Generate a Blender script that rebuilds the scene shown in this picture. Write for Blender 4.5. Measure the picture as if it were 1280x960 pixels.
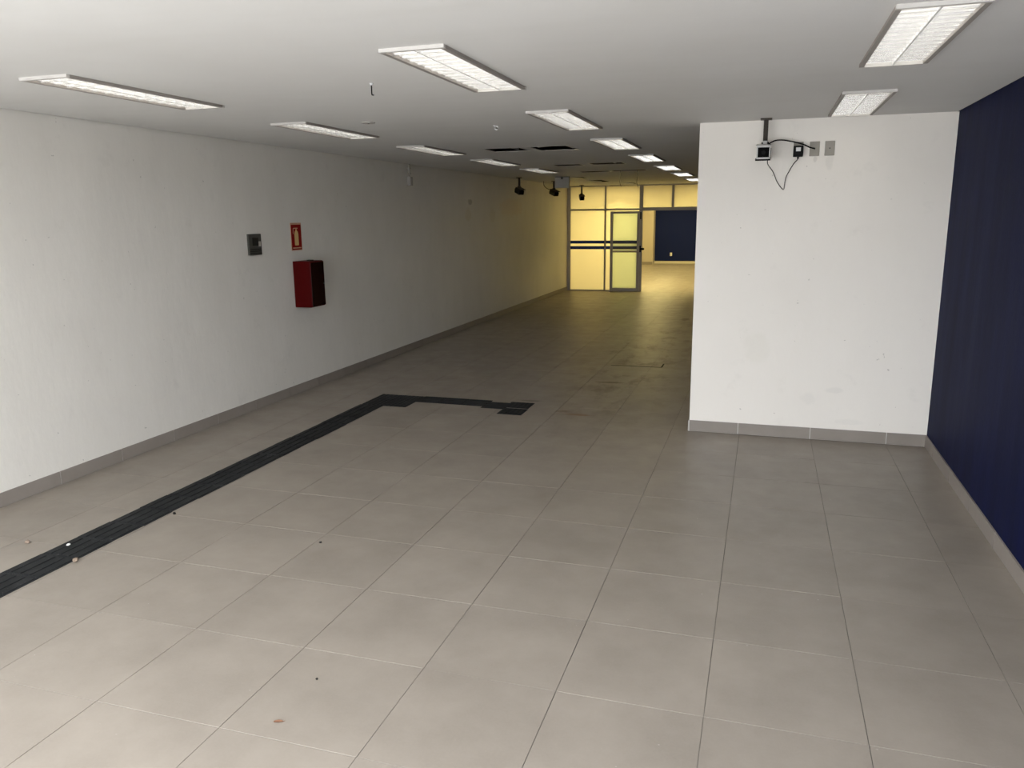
import bpy, bmesh, math, random
from mathutils import Matrix, Vector

random.seed(7)
scene = bpy.context.scene
C = scene.collection
for o in list(bpy.data.objects):
    bpy.data.objects.remove(o)

# ------------------------------------------------------------------ camera
F_PX, YAW, PITCH, ROLL, CAM_H = 984.83, 0.3090, 0.2095, -0.0118, 1.9256
f = Vector((-math.sin(YAW) * math.cos(PITCH), math.cos(YAW) * math.cos(PITCH), -math.sin(PITCH)))
r = Vector((math.cos(YAW), math.sin(YAW), 0))
u = r.cross(f)
r2 = r * math.cos(ROLL) + u * math.sin(ROLL)
u2 = -r * math.sin(ROLL) + u * math.cos(ROLL)
cam_data = bpy.data.cameras.new('camera')
cam_data.sensor_fit = 'HORIZONTAL'
cam_data.sensor_width = 36
cam_data.lens = F_PX / 1280 * 36
cam_data.clip_start = 0.05
cam = bpy.data.objects.new('camera', cam_data)
C.objects.link(cam)
mw = Matrix((r2, u2, -f)).transposed().to_4x4()
mw.translation = (0, 0, CAM_H)
cam.matrix_world = mw
scene.camera = cam

def project(p):
    d = Vector(p) - Vector((0, 0, CAM_H))
    z = d.dot(f)
    if z < 0.05:
        return None
    return 640 + F_PX * d.dot(r2) / z, 480 - F_PX * d.dot(u2) / z

# ------------------------------------------------------------------ light
SKY = 9.8            # overcast daylight that enters by the open shopfront behind the camera
WARM = 60.0          # lamps of the rear room, watts each
TUBE = 4.4           # fluorescent tubes
world = bpy.data.worlds.new('overcast_sky')
scene.world = world
world.use_nodes = True
bg = world.node_tree.nodes['Background']
bg.inputs['Color'].default_value = (0.95, 0.985, 1.03, 1)
bg.inputs['Strength'].default_value = SKY
scene.view_settings.view_transform = 'Standard'
scene.view_settings.look = 'None'
scene.view_settings.gamma = 1
scene.view_settings.use_curve_mapping = False
scene.view_settings.exposure = 0.0
scene.cycles.use_denoising = True
scene.cycles.max_bounces = 10
scene.cycles.diffuse_bounces = 7
scene.cycles.glossy_bounces = 8
scene.cycles.sample_clamp_indirect = 6

XL, XR, H, YP, XP, YG, YF, Y0 = -4.945, 1.367, 2.675, 7.09, -0.576, 20.4, 32.4, 0.25

pl = bpy.data.lights.new('shopfront_daylight_portal', 'AREA')
pl.shape = 'RECTANGLE'
pl.size, pl.size_y = XR - XL, H
pl.cycles.is_portal = True
po = bpy.data.objects.new('shopfront_daylight_portal', pl)
po.location = ((XL + XR) / 2, Y0, H / 2)
po.rotation_euler = (math.pi / 2, 0, 0)        # faces +y, into the room
po.rotation_euler = (-math.pi / 2, 0, math.pi)
C.objects.link(po)

for lx in (-3.6, -1.2):
    for ly in (21.9, 24.9, 27.9, 30.6):
        ld = bpy.data.lights.new('rear_room_lamp', 'AREA')
        ld.shape = 'RECTANGLE'
        ld.size, ld.size_y = 0.3, 1.2
        ld.color = (1.0, 0.80, 0.31)
        ld.energy = WARM * (1.35 if ly < 22 else 0.8)
        lo = bpy.data.objects.new('rear_room_lamp', ld)
        lo.location = (lx, ly, H - 0.03)
        C.objects.link(lo)

# ------------------------------------------------------------------ materials
def lin(c):
    return tuple((v / 12.92 if v <= 0.04045 else ((v + 0.055) / 1.055) ** 2.4) for v in c)
def rgb(a, b, c):
    return lin((a / 255, b / 255, c / 255))

class N:
    """small node-tree builder"""
    def __init__(self, name):
        self.m = bpy.data.materials.new(name)
        self.m.use_nodes = True
        self.t = self.m.node_tree
        self.b = self.t.nodes['Principled BSDF']
        self.g = self.t.nodes.new('ShaderNodeNewGeometry')
        self.pos = self.g.outputs['Position']
    def new(self, kind, **kw):
        n = self.t.nodes.new(kind)
        for k, v in kw.items():
            setattr(n, k, v)
        return n
    def link(self, a, b):
        self.t.links.new(a, b)
    def put(self, sock, v):
        if isinstance(v, bpy.types.NodeSocket):
            self.link(v, sock)
        else:
            sock.default_value = v
    def noise(self, scale, detail=4, rough=0.55, stretch=None, vec=None):
        v = vec or self.pos
        if stretch:
            mp = self.new('ShaderNodeMapping')
            mp.inputs['Scale'].default_value = stretch
            self.link(v, mp.inputs['Vector'])
            v = mp.outputs[0]
        n = self.new('ShaderNodeTexNoise')
        n.inputs['Scale'].default_value = scale
        n.inputs['Detail'].default_value = detail
        n.inputs['Roughness'].default_value = rough
        self.link(v, n.inputs['Vector'])
        return n.outputs['Fac']
    def ramp(self, fac, lo, hi, a=0.0, b=1.0):
        n = self.new('ShaderNodeMapRange')
        n.inputs['From Min'].default_value = lo
        n.inputs['From Max'].default_value = hi
        n.inputs['To Min'].default_value = a
        n.inputs['To Max'].default_value = b
        self.link(fac, n.inputs['Value'])
        return n.outputs[0]
    def math(self, op, a, b=0.0):
        n = self.new('ShaderNodeMath', operation=op)
        self.put(n.inputs[0], a)
        self.put(n.inputs[1], b)
        return n.outputs[0]
    def mix(self, fac, a, b, blend='MIX'):
        n = self.new('ShaderNodeMix', data_type='RGBA', blend_type=blend)
        self.put(n.inputs['Factor'], fac)
        for s, v in ((n.inputs[6], a), (n.inputs[7], b)):
            self.put(s, v if isinstance(v, bpy.types.NodeSocket) else (*v[:3], 1))
        return n.outputs[2]
    def spot(self, p, size, edge=0.35, wob=0.5, wscale=12):
        """1 inside a blotch of its own ragged shape round point p"""
        s = self.new('ShaderNodeVectorMath', operation='SUBTRACT')
        self.link(self.pos, s.inputs[0]); s.inputs[1].default_value = p
        d = self.new('ShaderNodeVectorMath', operation='DIVIDE')
        self.link(s.outputs[0], d.inputs[0]); d.inputs[1].default_value = size
        l = self.new('ShaderNodeVectorMath', operation='LENGTH')
        self.link(d.outputs[0], l.inputs[0])
        w = self.ramp(self.noise(wscale), 0, 1, -wob, wob)
        return self.ramp(self.math('ADD', l.outputs['Value'], w), 1.0, 1.0 - edge)
    def bump(self, h, strength, dist=0.01):
        n = self.new('ShaderNodeBump')
        n.inputs['Strength'].default_value = strength
        n.inputs['Distance'].default_value = dist
        self.link(h, n.inputs['Height'])
        self.link(n.outputs[0], self.b.inputs['Normal'])
    def done(self, color, rough=0.5, spec=0.5, metal=0.0):
        self.put(self.b.inputs['Base Color'], color if isinstance(color, bpy.types.NodeSocket) else (*color[:3], 1))
        self.put(self.b.inputs['Roughness'], rough)
        self.put(self.b.inputs['Metallic'], metal)
        self.b.inputs['Specular IOR Level'].default_value = spec
        return self.m

def plain(name, col, rough=0.5, spec=0.5, metal=0.0, var=0.06, scale=25):
    n = N(name)
    fac = n.noise(scale)
    a = tuple(max(0, c * (1 - var)) for c in col); b = tuple(c * (1 + var) for c in col)
    return n.done(n.mix(fac, a, b), rough, spec, metal)

M = {}

def wall_paint(name, col, dirt, spots=(), dirt_amt=0.35):
    n = N(name)
    cloud = n.ramp(n.noise(0.9, 5, 0.6), 0.3, 0.75)
    streak = n.ramp(n.noise(1.6, 5, 0.65, stretch=(1.5, 1.5, 0.6)), 0.35, 0.75)
    c = n.mix(n.math('MULTIPLY', cloud, dirt_amt * 0.55), col, dirt)
    c = n.mix(n.math('MULTIPLY', streak, dirt_amt * 0.6), c, dirt)
    smudge = n.ramp(n.noise(3.4, 6, 0.7), 0.60, 0.74)
    c = n.mix(n.math('MULTIPLY', smudge, 0.16), c, tuple(d * 0.75 for d in dirt))
    speck = n.ramp(n.noise(26, 2, 0.5), 0.755, 0.775)
    c = n.mix(n.math('MULTIPLY', speck, 0.45), c, tuple(d * 0.45 for d in dirt))
    for p, size, scol, amt in spots:
        c = n.mix(n.math('MULTIPLY', n.spot(p, size), amt), c, scol)
    n.bump(n.noise(9, 5, 0.6, stretch=(1, 1, 0.45)), 0.35, 0.01)
    return n.done(c, n.ramp(cloud, 0, 1, 0.5, 0.62), 0.35)

pale = rgb(214, 206, 190)
M['wall_white'] = wall_paint('worn_white_paint', (0.80, 0.775, 0.725), (0.58, 0.555, 0.505), [
    ((XL, 13.1, 1.97), (0.3, 0.17, 0.13), pale, 0.55), ((XL, 14.4, 1.95), (0.3, 0.2, 0.16), pale, 0.4),
    ((XL, 13.2, 2.18), (0.3, 0.13, 0.06), rgb(80, 70, 58), 0.4),
    ((XL, 15.6, 2.1), (0.3, 0.9, 0.2), rgb(226, 206, 186), 0.35),])
M['wall_block'] = wall_paint('white_partition_paint', (0.85, 0.815, 0.765), (0.70, 0.665, 0.61), [
    ((-0.02, YP, 0.78), (0.12, 0.3, 0.16), (0.76, 0.735, 0.67), 0.35), ((0.42, YP, 0.36), (0.07, 0.3, 0.06), (0.72, 0.70, 0.66), 0.3),
    ((0.62, YP, 0.44), (0.08, 0.3, 0.03), (0.68, 0.66, 0.63), 0.3), ((0.46, YP, 2.33), (0.035, 0.3, 0.07), (0.58, 0.56, 0.52), 0.25),
    ((0.35, YP, 2.355), (0.02, 0.3, 0.03), (0.45, 0.42, 0.39), 0.35), ((0.76, YP, 0.17), (0.12, 0.3, 0.03), (0.72, 0.70, 0.66), 0.3)], 0.22)

M['pier'] = wall_paint('cream_pier_paint', (0.50, 0.445, 0.37), (0.42, 0.37, 0.30))

def navy_paint(name, col, haze):
    n = N(name)
    st = n.ramp(n.noise(1.5, 6, 0.62, stretch=(2.4, 2.4, 0.45)), 0.38, 0.72)
    roller = n.ramp(n.noise(5, 4, 0.6, stretch=(3, 3, 0.35)), 0.45, 0.75)
    c = n.mix(n.math('MULTIPLY', st, 0.75), col, haze)
    c = n.mix(n.math('MULTIPLY', roller, 0.4), c, haze)
    n.bump(n.noise(30, 4, 0.6), 0.25, 0.004)
    return n.done(c, n.ramp(st, 0, 1, 0.6, 0.7), 0.07)
M['navy'] = navy_paint('navy_blue_paint', (0.0030, 0.0062, 0.043), (0.0125, 0.0140, 0.029))
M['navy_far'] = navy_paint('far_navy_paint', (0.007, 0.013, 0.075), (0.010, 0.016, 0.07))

n = N('ceiling_paint')
c = n.mix(n.ramp(n.noise(0.6, 4, 0.55), 0.3, 0.7), (0.73, 0.725, 0.71), (0.67, 0.66, 0.64))
c = n.mix(n.math('MULTIPLY', n.ramp(n.noise(1.3, 5, 0.6, stretch=(0.5, 2.5, 1)), 0.5, 0.75), 0.25), c, (0.62, 0.61, 0.58))
n.bump(n.noise(1.1, 3, 0.5), 0.25, 0.03)
M['ceiling'] = n.done(c, 0.7, 0.25)

def tile_mat(name, per_object):
    n = N(name)
    if per_object:
        rnd = n.new('ShaderNodeObjectInfo').outputs['Random']
    else:
        rnd = n.g.outputs['Random Per Island']
    cl = n.ramp(n.noise(2.6, 6, 0.62), 0.3, 0.72)
    fine = n.ramp(n.noise(90, 3, 0.6), 0.3, 0.7)
    a, b = (0.305, 0.267, 0.225), (0.205, 0.177, 0.147)
    c = n.mix(cl, a, b)
    c = n.mix(n.math('MULTIPLY', fine, 0.25), c, (0.32, 0.285, 0.245))
    c = n.mix(0.35, c, n.mix(rnd, (0.273, 0.239, 0.202), (0.232, 0.202, 0.170)))
    # brown grime tracked over the walkway beside the white partition
    reg = n.spot((-1.5, 11.2, 0), (0.95, 5.4, 1), 0.8, 0.25, 0.8)
    gr = n.ramp(n.noise(2.4, 6, 0.7, stretch=(1.6, 0.7, 1)), 0.50, 0.63)
    c = n.mix(n.math('MULTIPLY', n.math('MULTIPLY', reg, gr), 0.8), c, (0.085, 0.062, 0.040))
    for p, s, col, amt in [((-1.68, 7.40, 0), (0.17, 0.045, 1), rgb(120, 82, 50), 0.7), ((-1.86, 7.50, 0), (0.09, 0.06, 1), rgb(92, 70, 50), 0.6),
                           ((-1.66, 9.0, 0), (0.2, 0.06, 1), rgb(70, 46, 28), 0.75), ((-1.36, 15.0, 0), (0.1, 0.22, 1), rgb(60, 30, 12), 0.8),
                           ((-2.30, 7.86, 0), (0.16, 0.05, 1), rgb(70, 58, 46), 0.6)]:
        c = n.mix(n.math('MULTIPLY', n.spot(p, s, 0.5, 0.6, 14), amt), c, col)
    # pale mortar dust scattered in small flecks
    fl = n.ramp(n.noise(38, 2, 0.4), 0.775, 0.80)
    c = n.mix(n.math('MULTIPLY', fl, 0.35), c, (0.55, 0.52, 0.48))
    ro = n.ramp(n.noise(4.5, 5, 0.65), 0.3, 0.7, 0.34, 0.48)
    n.bump(n.noise(180, 2, 0.5), 0.06, 0.002)
    return n.done(c, ro, 0.34)
M['tile'] = tile_mat('grey_porcelain', True)
M['tile_far'] = tile_mat('grey_porcelain_far', False)
n = N('tile_grout')
c = n.mix(n.ramp(n.noise(1.3, 4, 0.6), 0.42, 0.62), (0.11, 0.10, 0.09), (0.255, 0.228, 0.20))
M['grout'] = n.done(c, 0.85, 0.2)
n = N('baseboard_tile_grey')
rnd = n.new('ShaderNodeObjectInfo').outputs['Random']
c = n.mix(n.ramp(n.noise(5, 5, 0.6), 0.3, 0.7), (0.285, 0.252, 0.224), (0.235, 0.207, 0.183))
c = n.mix(0.4, c, n.mix(rnd, (0.28, 0.248, 0.220), (0.225, 0.199, 0.176)))
M['base'] = n.done(c, 0.45, 0.45)
M['base_pale'] = plain('pale_baseboard', (0.55, 0.52, 0.44), 0.5)
M['mortar'] = plain('baseboard_mortar', (0.58, 0.56, 0.53), 0.9, 0.2)
n = N('black_rubber')
c = n.mix(n.ramp(n.noise(6, 5, 0.65), 0.35, 0.7), (0.010, 0.011, 0.012), (0.026, 0.027, 0.028))
c = n.mix(n.math('MULTIPLY', n.ramp(n.noise(70, 2), 0.70, 0.74), 0.5), c, (0.16, 0.155, 0.15))
M['rubber'] = n.done(c, 0.65, 0.13)
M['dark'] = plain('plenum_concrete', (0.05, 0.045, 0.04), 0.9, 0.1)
M['pavement'] = plain('street_concrete', (0.55, 0.54, 0.52), 0.9, 0.2, scale=1.5)
M['facade'] = plain('facade_render', (0.5, 0.49, 0.47), 0.8, 0.2)
M['white_metal'] = plain('white_enamel', (0.56, 0.54, 0.515), 0.35, 0.5)
M['shaded_taupe_metal'] = plain('shaded_taupe_side_rail', (0.30, 0.275, 0.25), 0.5, 0.2)  # shade on the fixtures' long sides, put into a darker rail colour
M['louver'] = plain('satin_aluminium', (0.90, 0.90, 0.90), 0.18, 0.5, 0.78, 0.02)
M['reflector'] = plain('white_reflector', (0.86, 0.86, 0.85), 0.4, 0.5)
M['alu'] = plain('anodised_aluminium', (0.37, 0.345, 0.31), 0.45, 0.4, 0.2)
M['red'] = plain('red_enamel', (0.060, 0.0004, 0.0006), 0.5, 0.08)
M['red_glass'] = plain('smoked_red_panel', (0.012, 0.0015, 0.001), 0.25, 0.25, var=0.3, scale=9)
M['red_sign'] = plain('sign_red', (0.25, 0.004, 0.004), 0.5, 0.15)
M['cream'] = plain('sign_cream', (0.72, 0.50, 0.22), 0.5, 0.4)
M['sign_edge'] = plain('sign_edge', (0.62, 0.36, 0.24), 0.5, 0.4)
M['grey_plate'] = plain('grey_plate', (0.070, 0.068, 0.060), 0.55, 0.1)
M['grey_dark'] = plain('dark_grey_plastic', (0.022, 0.021, 0.018), 0.5, 0.1)
M['black'] = plain('black_plastic', (0.006, 0.006, 0.006), 0.5, 0.1)
M['lens'] = plain('smoked_glass', (0.003, 0.003, 0.003), 0.4, 0.02)
M['cam_grey'] = plain('camera_light_grey', (0.56, 0.55, 0.54), 0.4, 0.5)
M['bronze'] = plain('bronze_steel', (0.050, 0.040, 0.033), 0.5, 0.15, 0.0)
M['dk_cam'] = plain('dusty_dark_camera', (0.028, 0.022, 0.016), 0.5, 0.4)
M['plate'] = plain('taupe_cover_plate', (0.30, 0.28, 0.245), 0.5, 0.4)
M['label_white'] = plain('white_sticker', (0.75, 0.75, 0.76), 0.5)
M['stone'] = plain('pale_pebble', (0.25, 0.19, 0.145), 0.8, 0.2)
M['stone_white'] = plain('white_chip', (0.74, 0.73, 0.70), 0.8, 0.2)
M['stone_dark'] = plain('dark_crumb', (0.02, 0.018, 0.016), 0.8, 0.2)
M['leaf'] = plain('dry_leaf', (0.17, 0.085, 0.05), 0.8, 0.2)
M['pvc'] = plain('grey_white_pvc', (0.40, 0.38, 0.35), 0.5)

def frosted(name, col, blend=0.85):
    n = N(name)
    t = n.new('ShaderNodeBsdfTranslucent')
    col2 = n.mix(n.noise(1.2, 3), tuple(v * 0.97 for v in col), col)
    n.link(col2, t.inputs['Color'])
    n.done(col2, 0.35, 0.5)
    mx = n.new('ShaderNodeMixShader')
    mx.inputs[0].default_value = blend
    n.link(n.b.outputs[0], mx.inputs[1]); n.link(t.outputs[0], mx.inputs[2])
    n.link(mx.outputs[0], n.t.nodes['Material Output'].inputs['Surface'])
    return n.m
M['frost'] = frosted('frosted_film_glass', (0.93, 0.90, 0.80))
M['frost_green'] = frosted('frosted_door_glass', (0.90, 0.98, 0.95), 0.93)
M['stripe_blue'] = plain('blue_vinyl', (0.006, 0.030, 0.22), 0.4, 0.2)
M['stripe_grey'] = plain('slate_vinyl', (0.035, 0.045, 0.075), 0.4)

n = N('fluorescent_tube')
n.done((0.9, 0.9, 0.9), 0.4)
n.b.inputs['Emission Color'].default_value = (1.0, 0.95, 0.86, 1)
n.b.inputs['Emission Strength'].default_value = TUBE
M['tube'] = n.m

# ------------------------------------------------------------------ geometry helpers
class MB:
    def __init__(self):
        self.v, self.f = [], []
    def quad(self, pts):
        k = len(self.v); self.v += [tuple(p) for p in pts]; self.f.append(tuple(range(k, k + len(pts)))); return self
    def box(self, x0, x1, y0, y1, z0, z1):
        return self.hexa([(x0, y0, z0), (x1, y0, z0), (x1, y1, z0), (x0, y1, z0), (x0, y0, z1), (x1, y0, z1), (x1, y1, z1), (x0, y1, z1)])
    def hexa(self, p):
        k = len(self.v); self.v += [tuple(q) for q in p]
        self.f += [tuple(k + i for i in q) for q in ((3, 2, 1, 0), (4, 5, 6, 7), (0, 1, 5, 4), (1, 2, 6, 5), (2, 3, 7, 6), (3, 0, 4, 7))]
        return self
    def slab(self, x0, x1, y0, y1, z0, z1, ch):
        """a tile: box with a chamfered upper edge"""
        k = len(self.v)
        for (d, z) in ((0, z0), (0, z1 - ch), (ch, z1)):
            self.v += [(x0 + d, y0 + d, z), (x1 - d, y0 + d, z), (x1 - d, y1 - d, z), (x0 + d, y1 - d, z)]
        self.f.append((k + 8, k + 9, k + 10, k + 11))
        for a in (0, 4):
            for i in range(4):
                j = (i + 1) % 4
                self.f.append((k + a + i, k + a + j, k + a + 4 + j, k + a + 4 + i))
        return self
    def prism(self, poly, axis, a, b):
        """poly of 2D points extruded along axis from a to b"""
        def P(q, t):
            return {'x': (t, q[0], q[1]), 'y': (q[0], t, q[1]), 'z': (q[0], q[1], t)}[axis]
        k, m = len(self.v), len(poly)
        self.v += [P(q, a) for q in poly] + [P(q, b) for q in poly]
        self.f += [tuple(k + i for i in range(m)), tuple(k + m + i for i in reversed(range(m)))]
        for i in range(m):
            j = (i + 1) % m
            self.f.append((k + i, k + m + i, k + m + j, k + j))
        return self
    def tube(self, pts, rad, n=8, cap=True):
        pts = [Vector(p) for p in pts]
        k0 = len(self.v)
        for i, p in enumerate(pts):
            t = (pts[min(i + 1, len(pts) - 1)] - pts[max(i - 1, 0)]).normalized()
            up = Vector((0, 0, 1)) if abs(t.z) < 0.9 else Vector((1, 0, 0))
            a = t.cross(up).normalized(); b = t.cross(a)
            rr = rad[i] if isinstance(rad, (list, tuple)) else rad
            for s in range(n):
                w = 2 * math.pi * s / n
                self.v.append(tuple(p + a * math.cos(w) * rr + b * math.sin(w) * rr))
        for i in range(len(pts) - 1):
            for s in range(n):
                q = (s + 1) % n
                self.f.append((k0 + i * n + s, k0 + i * n + q, k0 + (i + 1) * n + q, k0 + (i + 1) * n + s))
        if cap:
            self.f.append(tuple(k0 + s for s in reversed(range(n))))
            self.f.append(tuple(k0 + (len(pts) - 1) * n + s for s in range(n)))
        return self
    def mesh(self, name, mat, bevel=0.0, smooth=False, seg=2):
        me = bpy.data.meshes.new(name)
        me.from_pydata(self.v, [], self.f)
        bm = bmesh.new(); bm.from_mesh(me)
        bmesh.ops.recalc_face_normals(bm, faces=bm.faces)
        if bevel:
            bmesh.ops.bevel(bm, geom=list(bm.edges), offset=bevel, segments=seg, affect='EDGES', profile=0.5)
        if smooth:
            for fc in bm.faces:
                fc.smooth = True
        bm.to_mesh(me); bm.free()
        me.materials.append(M[mat])
        return me
    def build(self, name, mat, parent=None, loc=None, bevel=0.0, smooth=False, rot=None):
        return link(name, self.mesh(name, mat, bevel, smooth), parent, loc, rot)

def link(name, data, parent=None, loc=None, rot=None):
    o = bpy.data.objects.new(name, data)
    C.objects.link(o)
    if parent: o.parent = parent
    if loc is not None: o.location = loc
    if rot is not None: o.rotation_euler = rot
    return o
def tag(o, label=None, cat=None, group=None, kind=None):
    if label: o['label'] = label
    if cat: o['category'] = cat
    if group: o['group'] = group
    if kind: o['kind'] = kind
    return o
def thing(name, label, cat, loc, group=None, rot=None):
    return tag(link(name, None, None, loc, rot), label, cat, group)
def struct(o, label=None):
    return tag(o, label, None, None, 'structure')
def copy_tree(o, parent=None):
    c = o.copy(); C.objects.link(c)
    if parent: c.parent = parent
    for ch in list(o.children):
        copy_tree(ch, c)
    return c
def smooth_path(pts, n=6):
    pts = [Vector(p) for p in pts]; out = []
    P = [pts[0]] + pts + [pts[-1]]
    for i in range(1, len(P) - 2):
        a, b, c_, d = P[i - 1], P[i], P[i + 1], P[i + 2]
        for k in range(n):
            t = k / n
            out.append(0.5 * ((2 * b) + (c_ - a) * t + (2 * a - 5 * b + 4 * c_ - d) * t * t + (3 * b - a - 3 * c_ + d) * t ** 3))
    out.append(pts[-1])
    return out

# ------------------------------------------------------------------ setting
ground = struct(MB().box(-40, 40, -60, Y0 - 0.02, -0.4, -0.16).build('ground', 'pavement'))
struct(MB().box(-30, 30, -17, -16, -0.16, 3.6).build('wall_sky_blocker', 'facade'), 'unseen wall added across the street to block low sky light')  # added out of view to cut the low daylight reaching deep inside
TOP = 3.2
PT = H + 0.004
struct(MB().box(XL - 0.2, XL, Y0, YF + 0.2, -0.1, PT).build('wall_left', 'wall_white'), 'long worn white painted wall with grey tile baseboard')
struct(MB().box(XR, XR + 0.2, Y0, YP + 0.2, -0.1, PT).build('wall_right', 'navy'), 'dark navy blue painted wall at the right')
struct(MB().box(XP, XR, YP + 0.15, YG, -0.02, H - 0.0005).build('wall_side', 'navy'), 'unseen side of the partition block, made navy to darken the hall')  # unseen face; the navy is added here to darken the middle of the hall
struct(MB().box(XP, XR, YP, YP + 0.15, -0.02, H - 0.0005).build('wall_center', 'wall_block'), 'white painted partition block jutting in beside the navy wall')
struct(MB().box(XR, XR + 0.2, YP + 0.2, YF + 0.2, -0.1, PT).build('wall_rear_side', 'wall_white'))
struct(MB().box(XL, XR, YF, YF + 0.2, -0.1, PT).build('wall_back', 'navy_far'), 'dark navy wall at the far end of the rear room')
struct(MB().box(XL, -4.24, YF - 0.55, YF, -0.02, H - 0.0005).build('wall_corner', 'pier'), 'cream pier in the corner of the rear room')
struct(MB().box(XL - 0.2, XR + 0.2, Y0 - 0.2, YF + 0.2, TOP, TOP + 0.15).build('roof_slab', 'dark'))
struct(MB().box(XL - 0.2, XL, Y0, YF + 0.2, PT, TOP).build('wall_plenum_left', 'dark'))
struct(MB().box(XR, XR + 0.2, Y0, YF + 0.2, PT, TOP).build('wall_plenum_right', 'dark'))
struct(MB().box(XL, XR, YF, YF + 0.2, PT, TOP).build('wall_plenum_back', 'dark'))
struct(MB().box(XL - 0.2, XR + 0.2, Y0 - 0.2, Y0, H + 0.02, TOP).build('wall_front', 'facade'))

# floor: mortar bed with each tile laid on it
SX, SY, TX0, TY0 = 0.5962, 0.6044, -3.1157, 2.2353
floor = struct(MB().box(XL, XR, Y0, YF, -0.12, -0.003).build('floor', 'grout'), 'grey porcelain tile floor')
xs = [XL] + [TX0 + i * SX for i in range(-2, 8)] + [XR]
ys = [TY0 + j * SY for j in range(-5, 60)]
ys = [Y0] + [y for y in ys if y > Y0 + 0.1 and y < YF - 0.1] + [YF]
G = 0.0014
shared = {}
far = MB()
def add_far(x0, x1, y0, y1):
    cx, cy = (x0 + x1) / 2, (y0 + y1) / 2
    tx, ty = random.gauss(0, 0.0011), random.gauss(0, 0.0016)
    k = len(far.v)
    far.slab(x0 + G, x1 - G, y0 + G, y1 - G, -0.003, 0, 0.0007)
    for i in range(k, len(far.v)):
        x, y, z = far.v[i]
        if z > -0.0025:
            far.v[i] = (x, y, z + (y - cy) * tx + (x - cx) * ty)
for j in range(len(ys) - 1):
    for i in range(len(xs) - 1):
        x0, x1, y0, y1 = xs[i], xs[i + 1], ys[j], ys[j + 1]
        if y0 > YP - 0.1 and y0 < YG - 0.1:
            if x0 > XP - 0.02: continue
            x1 = min(x1, XP)
        cx, cy = (x0 + x1) / 2, (y0 + y1) / 2
        vis = False
        for p in ((x0, y0), (x1, y0), (x0, y1), (x1, y1), (cx, cy)):
            q = project((p[0], p[1], 0))
            if q and -5 < q[0] < 1285 and -5 < q[1] < 965: vis = True
        if vis and cy < 12.6:
            w, d = round(x1 - x0, 4), round(y1 - y0, 4)
            if (w, d) not in shared:
                shared[(w, d)] = MB().slab(-w / 2 + G, w / 2 - G, -d / 2 + G, d / 2 - G, -0.003, 0, 0.0007).mesh('floor_tile', 'tile')
            o = link('floor_tile', shared[(w, d)], floor, (cx, cy, random.uniform(-0.0002, 0.0002)),
                     (random.gauss(0, 0.0009), random.gauss(0, 0.0009), 0))
        else:
            add_far(x0, x1, y0, y1)
tag(far.build('distant_floor_tiles', 'tile_far', floor), kind='stuff')
tag(MB().box(-1.85, -1.19, 10.075, 10.10, -0.003, 0.0012).box(-1.205, -1.185, 10.10, 10.34, -0.003, 0.0012).build('open_joint', 'stone_dark', floor), 'dark open joint between loose tiles')

# ceiling, with every opening cut out
LX = (-3.66, -1.56, 0.575)
LW, LL = 0.32, 1.28
lights = [(LX[0], y) for y in (3.43, 5.70, 7.99, 10.25, 12.5)] + [(LX[1], y) for y in (3.45, 5.79, 8.06, 10.36, 12.75, 15.05, 17.5)] + [(LX[2], y) for y in (3.42, 5.66)]
openings = [(-3.09, -2.68, 8.74, 9.16), (-2.54, -2.11, 8.70, 9.22), (-3.10, -2.70, 11.85, 12.2), (-2.53, -2.05, 11.72, 12.15),
            (-3.16, -2.65, 13.85, 14.2), (-2.58, -2.0, 13.75, 14.05), (-3.80, -3.52, 15.75, 16.25), (-3.78, -3.45, 17.3, 18.3), (-3.55, -3.05, 19.2, 19.8)]
holes = [(x - LW / 2 + 0.02, x + LW / 2 - 0.02, y + 0.02, y + LL - 0.02) for x, y in lights] + openings
cx0, cx1, cy0, cy1 = XL + 0.016, XR - 0.012, Y0, YF
gx = sorted({cx0, cx1, *[h[0] for h in holes], *[h[1] for h in holes]})
gy = sorted({cy0, cy1, *[h[2] for h in holes], *[h[3] for h in holes]})
cb = MB()
for i in range(len(gx) - 1):
    for j in range(len(gy) - 1):
        mx_, my_ = (gx[i] + gx[i + 1]) / 2, (gy[j] + gy[j + 1]) / 2
        if any(h[0] < mx_ < h[1] and h[2] < my_ < h[3] for h in holes): continue
        for z in (H, H + 0.0015):
            cb.quad([(gx[i], gy[j], z), (gx[i + 1], gy[j], z), (gx[i + 1], gy[j + 1], z), (gx[i], gy[j + 1], z)])
for x0, x1, y0, y1 in holes + [(cx0, cx1, cy0, cy1)]:
    for a, b in (((x0, y0), (x1, y0)), ((x1, y0), (x1, y1)), ((x1, y1), (x0, y1)), ((x0, y1), (x0, y0))):
        cb.quad([(*a, H), (*b, H), (*b, H + 0.0015), (*a, H + 0.0015)])
struct(cb.build('ceiling', 'ceiling'), 'flat white painted ceiling with recessed light openings')

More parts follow.
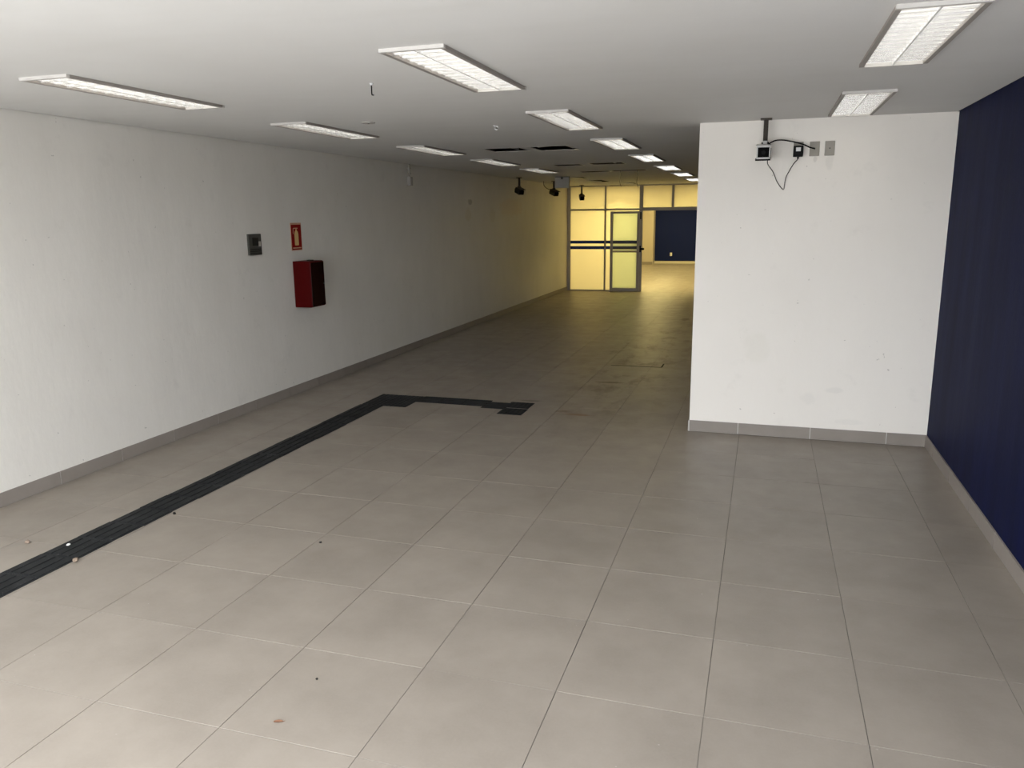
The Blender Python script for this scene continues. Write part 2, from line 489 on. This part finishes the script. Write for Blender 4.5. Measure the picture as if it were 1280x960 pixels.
# baseboards: mortar backing with separate grey tiles
def baseboard(name, p0, p1, out, cuts, mat='base'):
    """run from p0 to p1 along a wall, out = direction into the room, cuts = distances of the joints"""
    p0, p1 = Vector((*p0, 0)), Vector((*p1, 0)); d = (p1 - p0).normalized(); L = (p1 - p0).length
    out = Vector((*out, 0))
    def bx(a, b, t, z0, z1):
        q = [p0 + d * a, p0 + d * b, p0 + d * b + out * t, p0 + d * a + out * t]
        return MB().hexa([(v.x, v.y, z0) for v in q] + [(v.x, v.y, z1) for v in q])
    root = struct(bx(0, L, 0.007, 0.0, 0.098).build(name, 'mortar'))
    cuts = [0] + [c_ for c_ in cuts if 0.01 < c_ < L - 0.01] + [L]
    for a, b in zip(cuts, cuts[1:]):
        bx(a + 0.003, b - 0.003, 0.0115, 0.001, 0.1).build('baseboard_tile', mat, root, bevel=0.001)
    return root
baseboard('baseboard_left', (XL, Y0), (XL, YG - 0.04), (1, 0), [0.46 + 0.604 * k for k in range(40)])
baseboard('baseboard_right', (XR, Y0), (XR, YP - 0.012), (-1, 0), [0.46 + 0.604 * k for k in range(20)])
baseboard('baseboard_center', (XP, YP), (XR, YP), (0, -1), [0.426, 1.03, 1.636])
baseboard('baseboard_side', (XP, YP - 0.0115), (XP, YG - 0.04), (-1, 0), [0.2 + 0.604 * k for k in range(40)])
baseboard('baseboard_back', (-4.24, YF), (XR, YF), (0, -1), [0.9 * k for k in range(1, 9)], 'base_pale')
baseboard('baseboard_corner', (XL, YF - 0.55), (-4.24, YF - 0.55), (0, -1), [])

# ------------------------------------------------------------------ glass partition across the hall
gp = thing('glass_partition', 'aluminium framed frosted glass partition with blue stripes across the far end of the hall', 'partition', (XL, YG, 0))
def part(name, mat, parent, x0, x1, z0, z1, d0=-0.03, d1=0.03, bevel=0.002):
    return MB().box(x0 - XL, x1 - XL, d0, d1, z0, z1).build(name, mat, parent, bevel=bevel)
HT = H - 0.004
posts = [(-4.942, -4.86), (-3.965, -3.925), (-3.075, -2.99), (-2.275, -2.22), (-1.5, -1.42), (XP - 0.06, XP - 0.014)]
for k, (a, b) in enumerate(posts):
    part('post', 'alu', gp, a, b, 2.11 if k == 3 else 0.0, HT)
rails = []
for k, ((a0, a1), (b0, b1)) in enumerate(zip(posts, posts[1:])):
    x0, x1 = a1, b0
    part('top_rail', 'alu', gp, x0, x1, 2.645, HT)
    door = k in (2, 3)
    part('transom_rail', 'alu', gp, x0, x1, 2.03 if door else 2.05, 2.11 if door else 2.09, -0.04 if door else -0.02, 0.04 if door else 0.02)
    part('transom_pane', 'frost', gp, x0, x1, 2.11 if door else 2.09, 2.645, -0.004, 0.004, 0)
    if door: continue
    part('bottom_rail', 'alu', gp, x0, x1, 0.0, 0.025)
    pn = part('pane', 'frost', gp, x0, x1, 0.025, 2.05, -0.004, 0.004, 0)
    if k < 2:
        for z0, z1, m in ((1.215, 1.29, 'stripe_blue'), (1.07, 1.15, 'stripe_blue')):
            part('stripe', m, pn, x0, x1, z0, z1, -0.007, -0.0045, 0)
part('header_joint', 'alu', gp, -2.275, -2.22, 2.0305, 2.11, -0.045, 0.0)

d1 = thing('door_1', 'sliding aluminium door leaf with green tinted frosted glass, slid open in front of the partition', 'door', (XL, YG - 0.075, 0))
d1['kind'] = 'structure'; del d1['category']
x0, x1, z1 = -3.80, -3.045, 2.02
part('stile', 'alu', d1, x0, x0 + 0.07, 0.005, z1, -0.02, 0.02)
part('stile', 'alu', d1, x1 - 0.07, x1, 0.005, z1, -0.02, 0.02)
for a, b in ((0.005, 0.085), (0.995, 1.035), (z1 - 0.055, z1)):
    part('rail', 'alu', d1, x0 + 0.07, x1 - 0.07, a, b, -0.02, 0.02)
pu = part('pane', 'frost_green', d1, x0 + 0.07, x1 - 0.07, 1.035, z1 - 0.055, -0.004, 0.004, 0)
part('pane', 'frost_green', d1, x0 + 0.07, x1 - 0.07, 0.085, 0.995, -0.004, 0.004, 0)
for a, b, m in ((1.215, 1.29, 'stripe_grey'), (1.075, 1.15, 'stripe_grey')):
    part('stripe', m, pu, x0 + 0.07, x1 - 0.07, a, b, -0.007, -0.0045, 0)
lk = MB().tube([(x1 - XL + 0.03, 0.0, 1.08), (x1 - XL + 0.115, 0.0, 1.08)], 0.026, 10).build('lock_knob', 'black', d1, smooth=True)
MB().box(x1 - XL - 0.005, x1 - XL + 0.035, -0.012, 0.012, 1.0, 1.16).build('lock_plate', 'black', d1, bevel=0.003)
MB().box(x1 - XL + 0.0, x1 - XL + 0.028, -0.014, 0.014, 1.82, 2.0).build('closer_strip', 'black', d1, bevel=0.003)

# ------------------------------------------------------------------ ceiling lights
def make_light():
    root = thing('ceiling_light', '', 'ceiling light', (0, 0, H), 'louvred fluorescent ceiling lights')
    hw, hl, t = LW / 2, LL / 2, 0.022
    for s in (-1, 1):
        e0, e1 = sorted((s * hl, s * (hl - t)))
        MB().box(-hw, hw, e0, e1, -0.016, 0.0).build('end_rail', 'white_metal', root)
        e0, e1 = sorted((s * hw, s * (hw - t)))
        MB().box(e0, e1, -hl + t, hl - t, -0.016, 0.0).build('side_rail', 'shaded_taupe_metal', root)
    hs = MB(); a, b, zt = hw - 0.021, hl - 0.021, 0.085
    hs.quad([(-a, -b, zt), (a, -b, zt), (a, b, zt), (-a, b, zt)])
    for p, q in (((-a, -b), (a, -b)), ((a, -b), (a, b)), ((a, b), (-a, b)), ((-a, b), (-a, -b))):
        hs.quad([(*p, -0.001), (*q, -0.001), (*q, zt), (*p, zt)])
    hs.build('reflector', 'reflector', root)
    for s in (-1, 1):
        tb = MB().tube([(s * 0.068, -b + 0.03, 0.055), (s * 0.068, b - 0.03, 0.055)], 0.013, 10).build('fluorescent_tube', 'tube', root, smooth=True)
    MB().prism([(-0.004, -0.012), (0.004, -0.012), (0.010, 0.034), (-0.010, 0.034)], 'y', -b + 0.002, b - 0.002).build('louver_spine', 'reflector', root)
    nb = 13
    bl = MB().prism([(-0.002, -0.012), (0.002, -0.012), (0.0022, -0.0060), (0.0036, -0.0032), (0.0038, 0.0045), (0.0060, 0.0085), (0.0075, 0.034), (-0.0075, 0.034), (-0.0060, 0.0085), (-0.0038, 0.0045), (-0.0036, -0.0032), (-0.0022, -0.0060)], 'x', -a + 0.002, a - 0.002)
    # prism along x takes (y, z) points
    me = bl.mesh('louver_blade', 'louver')
    for k in range(nb):
        link('louver_blade', me, root, (0, -b + (k + 1) * 2 * b / (nb + 1), 0))
    return root
proto = make_light()
row = ('left row', 'middle row', 'right row'); cnt = {}
ordn = ('nearest', 'second', 'third', 'fourth', 'fifth', 'sixth', 'farthest')
for i, (x, y) in enumerate(lights):
    o = proto if i == 0 else copy_tree(proto)
    o.location = (x, y + LL / 2, H)
    rw = row[LX.index(x)]; k = cnt.get(rw, 0); cnt[rw] = k + 1
    w = ordn[k]
    if rw == 'left row' and k == 4: w = 'farthest'
    if rw == 'right row': o['label'] = ('large louvred ceiling light at the upper right, cut by the photo edge', 'louvred ceiling light close above the white partition block')[k]
    else: o['label'] = '%s louvred fluorescent light of the %s on the ceiling' % (w, rw)

# ------------------------------------------------------------------ empty openings in the ceiling
olab = ['left opening of the nearest pair of dark ceiling openings', 'right opening of the nearest pair of dark ceiling openings, loose strip inside',
        'left opening of the second pair of dark ceiling openings', 'right opening of the second pair of dark ceiling openings',
        'left opening of the third pair of dark ceiling openings', 'right opening of the third pair of ceiling openings, two wires hanging out',
        'ceiling gap with a pale panel sagging below it beside the white hanging box', 'ceiling gap with a sagging flap, left of the middle row of lights', 'ceiling gap just before the frosted glass partition']
for k, (x0, x1, y0, y1) in enumerate(openings):
    cx, cy = (x0 + x1) / 2, (y0 + y1) / 2; a, b = (x1 - x0) / 2, (y1 - y0) / 2
    t = thing('ceiling_opening', olab[k], 'opening', (cx, cy, H), 'dark open gaps in the ceiling')
    rim = MB(); w = 0.018
    rim.box(-a - w, a + w, -b - w, -b, -0.0015, 0.0).box(-a - w, a + w, b, b + w, -0.0015, 0.0).box(-a - w, -a, -b, b, -0.0015, 0.0).box(a, a + w, -b, b, -0.0015, 0.0)
    rim.build('rim', 'white_metal', t)
    if k in (0, 1, 3):
        q = a * (0.35 if k != 1 else 0.75)
        MB().box(q - 0.008, q + 0.008, -b, b, 0.012, 0.03).build('crossbar', 'white_metal', t)
    if k == 1:
        MB().hexa([(-a, b * 0.2, 0.02), (a * 0.4, -b * 0.55, 0.02), (a * 0.4, -b * 0.35, 0.02), (-a, b * 0.4, 0.02),
                   (-a, b * 0.2, 0.03), (a * 0.4, -b * 0.55, 0.03), (a * 0.4, -b * 0.35, 0.03), (-a, b * 0.4, 0.03)]).build('loose_strip', 'pvc', t)
    if k == 5:
        for dx, ln in ((-0.13, 0.27), (0.16, 0.29)):
            pts = smooth_path([(dx, -b, 0.05), (dx, -b + 0.02, 0.0), (dx + 0.012, -b + 0.02, -ln * 0.3), (dx - 0.006, -b + 0.03, -ln * 0.7), (dx + 0.02, -b + 0.02, -ln)])
            MB().tube(pts, 0.0035, 6).build('hanging_wire', 'black', t, smooth=True)
    if k in (6, 7, 8):
        dz = (-0.06, -0.10, -0.05)[k - 6]
        MB().hexa([(-a, -b, -0.004), (a, -b, -0.002 + dz * 0.3), (a, b, dz), (-a, b, dz * 0.4),
                   (-a, -b, 0.002), (a, -b, 0.004 + dz * 0.3), (a, b, dz + 0.006), (-a, b, dz * 0.4 + 0.006)]).build('sagging_panel', ('white_metal', 'ceiling', 'ceiling')[k - 6], t)

# small ceiling fittings
hk = thing('ceiling_hook', 'short black wire stub hanging from a white fitting between the two nearest lights', 'hook', (-2.18, 4.27, H))
MB().tube([(0, 0, -0.012), (0, 0, 0.0)], [0.007, 0.012], 10).build('base', 'label_white', hk, smooth=True)
MB().tube(smooth_path([(0, 0, -0.010), (0, 0, -0.03), (0.0, 0, -0.058), (0.004, -0.002, -0.064), (0.014, -0.004, -0.066)], 4), 0.0035, 6).build('wire', 'black', hk, smooth=True)
rp = thing('ceiling_cover_plate', 'small round grey cover plate flat on the ceiling above the left wall', 'cover plate', (-3.08, 5.95, H))
MB().tube([(0, 0, -0.008), (0, 0, 0)], [0.052, 0.056], 20).build('disc', 'pvc', rp)
MB().tube([(0, 0, -0.012), (0, 0, -0.008)], 0.006, 8).build('screw', 'grey_plate', rp)
wh = thing('ceiling_eyelet', 'tiny white eyelet screwed into the ceiling before the nearest dark openings', 'hook', (-2.22, 6.57, H))
MB().tube([(0, 0, -0.006), (0, 0, 0)], [0.012, 0.018], 10).build('base', 'label_white', wh)
MB().tube([(0.016 * math.cos(a / 8 * math.tau) + 0.012, 0, -0.02 + 0.016 * math.sin(a / 8 * math.tau)) for a in range(9)], 0.004, 6).build('ring', 'label_white', wh, smooth=True)

# white box hanging from the ceiling before the partition
wb = thing('blank_ceiling_sign', 'plain pale grey box panel hanging from the ceiling beside the far left wall', 'sign', (-3.86, 15.46, H))
MB().box(-0.145, 0.145, 0, 0.06, -0.215, -0.012).build('body', 'pvc', wb, bevel=0.004)
MB().box(-0.02, 0.02, -0.012, 0.0, -0.05, -0.0).build('bracket', 'grey_plate', wb)
MB().box(-0.145, 0.145, 0.01, 0.05, -0.012, -0.0).build('mounting_strip', 'grey_plate', wb)

# ------------------------------------------------------------------ dark surveillance cameras at the far end
def far_camera(label, x, y, drop, yaw, pitch, length, cable=None):
    t = thing('surveillance_camera', label, 'camera', (x, y, H), 'dark surveillance cameras on the ceiling')
    MB().box(-0.05, 0.05, -0.05, 0.05, -0.012, 0).build('mounting_plate', 'dk_cam', t, bevel=0.002)
    MB().tube([(0, 0, -0.01), (0, 0, -drop + 0.02)], 0.022, 8).build('arm', 'bronze', t, smooth=True)
    MB().tube([(-0.03, 0, -drop + 0.02), (0.03, 0, -drop + 0.02)], 0.03, 10).build('knuckle', 'dk_cam', t, smooth=True)
    h = length / 2
    body = MB().prism([(-0.055, -0.05), (0.055, -0.05), (0.06, 0.02), (0.035, 0.055), (-0.035, 0.055), (-0.06, 0.02)], 'y', -h, h)
    b = body.build('housing', 'dk_cam', t, (0, 0, -drop - 0.05), bevel=0.004, rot=(pitch, 0, yaw))
    MB().box(-0.066, 0.066, -h - 0.05, h * 0.6, 0.056, 0.064).build('sunshield', 'dk_cam', b, bevel=0.002)
    MB().box(-0.042, 0.042, -h - 0.006, -h, -0.036, 0.036).build('window', 'lens', b)
    if cable:
        MB().tube(smooth_path(cable), 0.006, 6).build('cable', 'black', t, smooth=True)
    return t
far_camera('dark surveillance camera hung against the left wall, leftmost of the three at the far end', -4.70, 15.35, 0.21, 0.75, 0.28, 0.20)
far_camera('middle of three dark surveillance cameras, with a cable looping up beside its arm', -4.50, 17.3, 0.20, 0.8, 0.28, 0.22,
           [(0.0, 0.0, -0.16), (-0.12, 0.0, -0.17), (-0.22, 0, -0.1), (-0.24, 0, 0.0)])
far_camera('dark surveillance camera hanging in front of the top left frosted pane', -4.46, 19.9, 0.25, 0.35, 0.3, 0.2)

# ------------------------------------------------------------------ surveillance camera on the partition block
cm = thing('surveillance_camera', 'light grey box camera with black window hung from the ceiling before the white block', 'camera', (-0.045, 6.98, H))
MB().box(-0.045, 0.045, -0.04, 0.04, -0.010, 0).build('mounting_plate', 'bronze', cm, bevel=0.002)
MB().box(-0.018, 0.018, -0.012, 0.012, -0.18, -0.008).build('arm', 'bronze', cm, bevel=0.002)
MB().box(-0.016, 0.016, -0.05, 0.012, -0.205, -0.175).build('knuckle', 'cam_grey', cm, bevel=0.003)
for s in (-1, 1):
    MB().tube([(s * 0.017, -0.03, -0.192), (s * 0.028, -0.03, -0.192)], 0.008, 8).build('knob', 'black', cm)
hx, hz = 0.053, 0.05
hb = MB().box(-hx, hx, -0.14, 0.06, -hz, hz).build('housing', 'cam_grey', cm, (-0.008, -0.02, -0.258), bevel=0.010, rot=(0.12, 0, 0.0))
fr = MB()
fr.box(-hx, hx, -0.150, -0.139, -hz, -hz + 0.014).box(-hx, hx, -0.150, -0.139, hz - 0.010, hz).box(-hx, -hx + 0.010, -0.150, -0.139, -hz, hz).box(hx - 0.010, hx, -0.150, -0.139, -hz, hz)
fr.build('front_frame', 'cam_grey', hb, bevel=0.0015)
MB().box(-hx + 0.010, hx - 0.010, -0.145, -0.1405, -hz + 0.014, hz - 0.010).build('window', 'lens', hb, bevel=0.001)
MB().tube([(0, -0.149, 0.0), (0, -0.1445, 0.0)], 0.016, 16).build('lens', 'black', hb)
MB().box(-hx - 0.008, hx + 0.002, -0.150, 0.05, -hz - 0.012, -hz - 0.001).build('base_tray', 'black', hb, bevel=0.002)
MB().box(hx + 0.0005, hx + 0.005, -0.14, 0.05, -hz, hz * 0.5).build('side_strip', 'black', hb, bevel=0.001)
MB().box(-hx - 0.006, hx + 0.004, -0.152, 0.062, hz + 0.001, hz + 0.007).build('sunshield', 'cam_grey', hb, bevel=0.002)

def cover(x, label, hole=True):
    t = thing('wall_plate', label, 'cover plate', (x, YP, 2.435), 'taupe wall plates on the white block')
    MB().box(-0.038, 0.038, -0.009, -0.0, -0.057, 0.057).build('plate', 'plate', t, bevel=0.003)
    if hole:
        MB().tube([(0, -0.0105, 0), (0, -0.008, 0)], 0.006, 10).build('screw', 'grey_plate', t)
    return t
cover(0.215, 'taupe wall socket plate behind the black power adapter', False)
cover(0.34, 'taupe blank wall plate with the camera cable running into it')
cover(0.455, 'taupe blank wall plate at the right end, with smudges under it')
ad = thing('power_adapter', 'black plug-in power adapter with a white sticker and a looping cord', 'adapter', (0.215, YP - 0.009, 2.42))
MB().box(-0.038, 0.038, -0.05, 0.0, -0.046, 0.040).build('body', 'black', ad, bevel=0.005)
MB().box(-0.018, 0.018, -0.0508, -0.0502, -0.004, 0.026).build('sticker', 'label_white', ad)
MB().tube([(0, -0.025, -0.066), (0, -0.025, -0.044)], [0.004, 0.008], 8).build('strain_relief', 'black', ad, smooth=True)
wire1 = smooth_path([(-0.015, 6.93, 2.475), (0.03, 6.99, 2.502), (0.09, 7.02, 2.507), (0.16, 7.03, 2.494), (0.25, 7.03, 2.468), (0.30, 7.05, 2.445), (0.34, 7.078, 2.437)])
MB().tube([p - cm.location for p in wire1], 0.0055, 8).build('signal_cable', 'black', cm, smooth=True)
wire2 = smooth_path([(-0.018, 6.95, 2.355), (-0.016, 7.0, 2.32), (0.022, 7.05, 2.27), (0.045, 7.07, 2.225), (0.062, 7.075, 2.185), (0.095, 7.08, 2.137), (0.12, 7.08, 2.118),
                     (0.124, 7.08, 2.16), (0.132, 7.08, 2.215), (0.155, 7.08, 2.265), (0.185, 7.075, 2.32), (0.213, 7.062, 2.352)])
MB().tube([p - ad.location for p in wire2], 0.003, 6).build('cord', 'grey_dark', ad, smooth=True)

# ------------------------------------------------------------------ things on the left wall
sw = thing('wall_control_box', 'dark grey square control plate on the left wall', 'control panel', (XL, 6.935, 1.677))
MB().box(0, 0.022, -0.105, 0.105, -0.105, 0.105).build('plate', 'grey_plate', sw, bevel=0.004)
MB().box(0.022, 0.030, -0.05, 0.045, -0.012, 0.068).build('display', 'grey_dark', sw, bevel=0.003)
MB().box(0.022, 0.028, 0.05, 0.085, -0.02, 0.03).build('button', 'pvc', sw, bevel=0.002)
for k in range(3):
    MB().box(0.022, 0.025, -0.095, 0.095, -0.05 - k * 0.02, -0.043 - k * 0.02).build('slot', 'grey_dark', sw)

sg = thing('extinguisher_sign', 'red fire extinguisher sign with a cream extinguisher symbol on the left wall', 'sign', (XL, 7.715, 1.735))
MB().box(0, 0.003, -0.105, 0.105, -0.15, 0.15).build('backing', 'sign_edge', sg)
MB().box(0.003, 0.0045, -0.096, 0.096, -0.141, 0.130).build('red_field', 'red_sign', sg)
sym = [(-0.032, -0.095), (0.032, -0.095), (0.038, -0.085), (0.038, 0.03), (0.028, 0.055), (0.012, 0.068), (0.012, 0.082), (-0.012, 0.082), (-0.012, 0.068), (-0.028, 0.055), (-0.038, 0.03), (-0.038, -0.085)]
MB().prism(sym, 'x', 0.0045, 0.0055).build('extinguisher_symbol', 'cream', sg)
MB().box(0.0045, 0.0055, -0.05, 0.03, 0.086, 0.096).build('handle_symbol', 'sign_edge', sg)
MB().prism([(-0.05, 0.096), (-0.062, 0.09), (-0.066, 0.03), (-0.056, 0.03), (-0.052, 0.084), (-0.045, 0.086)], 'x', 0.0045, 0.0055).build('hose_symbol', 'sign_edge', sg)
MB().box(0.0045, 0.0055, -0.08, 0.08, -0.128, -0.116).build('caption_strip', 'sign_edge', sg)

fb = thing('fire_cabinet', 'red metal fire extinguisher cabinet mounted on the left wall under the sign', 'cabinet', (XL, 7.61, 0.965))
bw, bd, bh = 0.285, 0.215, 0.505
MB().box(0, bd - 0.012, 0, bw, 0, bh).build('body', 'red', fb, bevel=0.004)
dr = MB().box(bd - 0.0118, bd, 0.004, bw - 0.002, 0.006, bh - 0.006).build('door', 'red', fb, bevel=0.003)
MB().box(bd, bd + 0.004, 0.010, bw - 0.006, 0.012, bh - 0.014).build('door_glass', 'red_glass', dr, bevel=0.002)
MB().tube([(bd, bw - 0.03, bh * 0.5), (bd + 0.012, bw - 0.03, bh * 0.5)], 0.010, 10).build('latch', 'grey_dark', dr)
for z in (0.08, bh - 0.1):
    MB().tube([(bd + 0.001, 0.001, z), (bd + 0.001, 0.001, z + 0.04)], 0.005, 8).build('hinge', 'red', dr)
MB().box(bd * 0.55, bd * 0.8, 0.1, 0.15, bh, bh + 0.012).build('top_clip', 'grey_dark', fb)

jb = thing('junction_box', 'small white junction box with conduit high on the left wall', 'junction box', (XL, 10.66, 2.375))
MB().box(0, 0.05, 0, 0.085, 0, 0.125).build('box', 'pvc', jb, bevel=0.004)
MB().box(0.05, 0.054, 0.006, 0.079, 0.006, 0.119).build('lid', 'pvc', jb, bevel=0.001)
MB().tube([(0.022, 0.035, 0.123), (0.022, 0.035, 0.30)], 0.013, 10).build('conduit', 'pvc', jb, smooth=True)
for z in (0.16, 0.235):
    MB().box(0, 0.04, 0.012, 0.058, z, z + 0.016).build('clip', 'pvc', jb, bevel=0.002)
sk = thing('wall_socket', 'white wall socket low on the far navy wall', 'socket', (-3.59, YF, 0.37))
MB().box(-0.04, 0.04, -0.012, 0, -0.065, 0.065).build('plate', 'label_white', sk, bevel=0.003)
for z in (-0.03, 0.03):
    MB().box(-0.018, 0.018, -0.0135, -0.0118, z - 0.018, z + 0.018).build('outlet', 'pvc', sk)

# ------------------------------------------------------------------ tactile path of black rubber plates
tp = thing('tactile_path', 'black rubber tactile guide path of ribbed plates glued to the floor', 'tactile paving', (-3.86, Y0 + 0.02, 0.0004))
PW, PL = 0.268, 0.262
def bar_plate(w, l, name='ribbed_plate'):
    m = MB().slab(-w / 2, w / 2, -l / 2, l / 2, 0, 0.0025, 0.001)
    for k in range(4):
        c_ = (-1.5 + k) * w / 4
        m.slab(c_ - w * 0.082, c_ + w * 0.082, -l / 2 + 0.012, l / 2 - 0.012, 0.0025, 0.0065, 0.0025)
    return m.mesh(name, 'rubber')
def dot_plate(w, l):
    m = MB().slab(-w / 2, w / 2, -l / 2, l / 2, 0, 0.0025, 0.001)
    for a in range(5):
        for b in range(5):
            cx, cy = (-2 + a) * w / 5, (-2 + b) * l / 5
            m.tube([(cx, cy, 0.0025), (cx, cy, 0.0065)], [0.017, 0.011], 8)
    return m.mesh('studded_plate', 'rubber')
ribs, studs = bar_plate(PW, PL - 0.003), dot_plate(0.255, 0.252)
yt = 7.238
y = yt - PL / 2
while y > Y0 + 0.15:
    link('ribbed_plate', ribs, tp, (random.uniform(-0.004, 0.004), y - tp.location.y, 0), (0, 0, random.uniform(-0.006, 0.006)))
    y -= PL
for dx, yy in ((0.0, yt + 0.128), (0.0, yt + 0.383), (0.258, yt + 0.128), (0.258, yt + 0.383)):
    link('studded_plate', studs, tp, (dx, yy - tp.location.y, 0), (0, 0, random.uniform(-0.006, 0.006)))
hr = [(-3.345, 7.625), (-3.083, 7.622), (-2.821, 7.618), (-2.585, 7.555)]
for x, yy in hr:
    link('ribbed_plate', ribs, tp, (x + 3.86, yy - tp.location.y, 0), (0, 0, math.pi / 2 + random.uniform(-0.008, 0.008)))
for x, yy in ((-2.345, 7.35), (-2.352, 7.625)):
    link('studded_plate', studs, tp, (x + 3.86, yy - tp.location.y, 0), (0, 0, random.uniform(-0.02, 0.02)))

# ------------------------------------------------------------------ bits lying on the floor
def pebble(name, label, cat, x, y, s, mat, seed, flat=0.6):
    rnd = random.Random(seed)
    bm = bmesh.new()
    bmesh.ops.create_icosphere(bm, subdivisions=2, radius=1)
    for v in bm.verts:
        v.co *= 1 + rnd.uniform(-0.18, 0.18)
        v.co.x *= s; v.co.y *= s * rnd.uniform(0.75, 0.85); v.co.z *= s * flat
    zmin = min(v.co.z for v in bm.verts)
    for v in bm.verts: v.co.z -= zmin
    me = bpy.data.meshes.new(name); bm.to_mesh(me); bm.free()
    me.materials.append(M[mat])
    return tag(link(name, me, None, (x, y, 0.0003), (0, 0, rnd.uniform(0, 6))), label, cat, 'bits lying on the floor')
pebble('pebble', 'small brown pebble on the tiles left of the tactile path', 'pebble', -4.22, 3.41, 0.017, 'stone', 1)
pebble('pebble', 'pale tan pebble at the right edge of the tactile path', 'pebble', -3.705, 3.275, 0.020, 'stone', 2)
o = pebble('plaster_chip', 'white plaster chip lying on the tactile path', 'chip', -3.93, 3.44, 0.013, 'stone_white', 3, 0.5)
o.location.z = 0.007
pebble('crumb', 'black crumb on the tiles right of the tactile path', 'crumb', -3.68, 4.06, 0.013, 'stone_dark', 4)
pebble('crumb', 'tiny black crumb in the middle of the floor, farther from the camera', 'crumb', -2.48, 3.91, 0.009, 'stone_dark', 5)
pebble('crumb', 'tiny black crumb on the near tile above the dry leaf', 'crumb', -1.73, 2.63, 0.006, 'stone_dark', 6)
lf = thing('dry_leaf', 'small curled reddish brown leaf fragment on the near floor tile', 'leaf', (-1.72, 2.33, 0.0005), None, (0, 0, 0.35))
lm = MB()
prof = [(-0.018, 0.001), (-0.010, 0.006), (0.0, 0.0085), (0.010, 0.006), (0.018, 0.001)]
for s in (-1, 1):
    for (xa, wa), (xb, wb_) in zip(prof, prof[1:]):
        lm.hexa([(xa, 0, 0.001), (xb, 0, 0.001), (xb, s * wb_, 0.005), (xa, s * wa, 0.005), (xa, 0, 0.002), (xb, 0, 0.002), (xb, s * wb_, 0.006), (xa, s * wa, 0.006)])
lm.build('blade', 'leaf', lf)
MB().tube([(0.017, 0, 0.002), (0.026, 0.002, 0.004)], 0.0008, 5).build('stalk', 'leaf', lf)
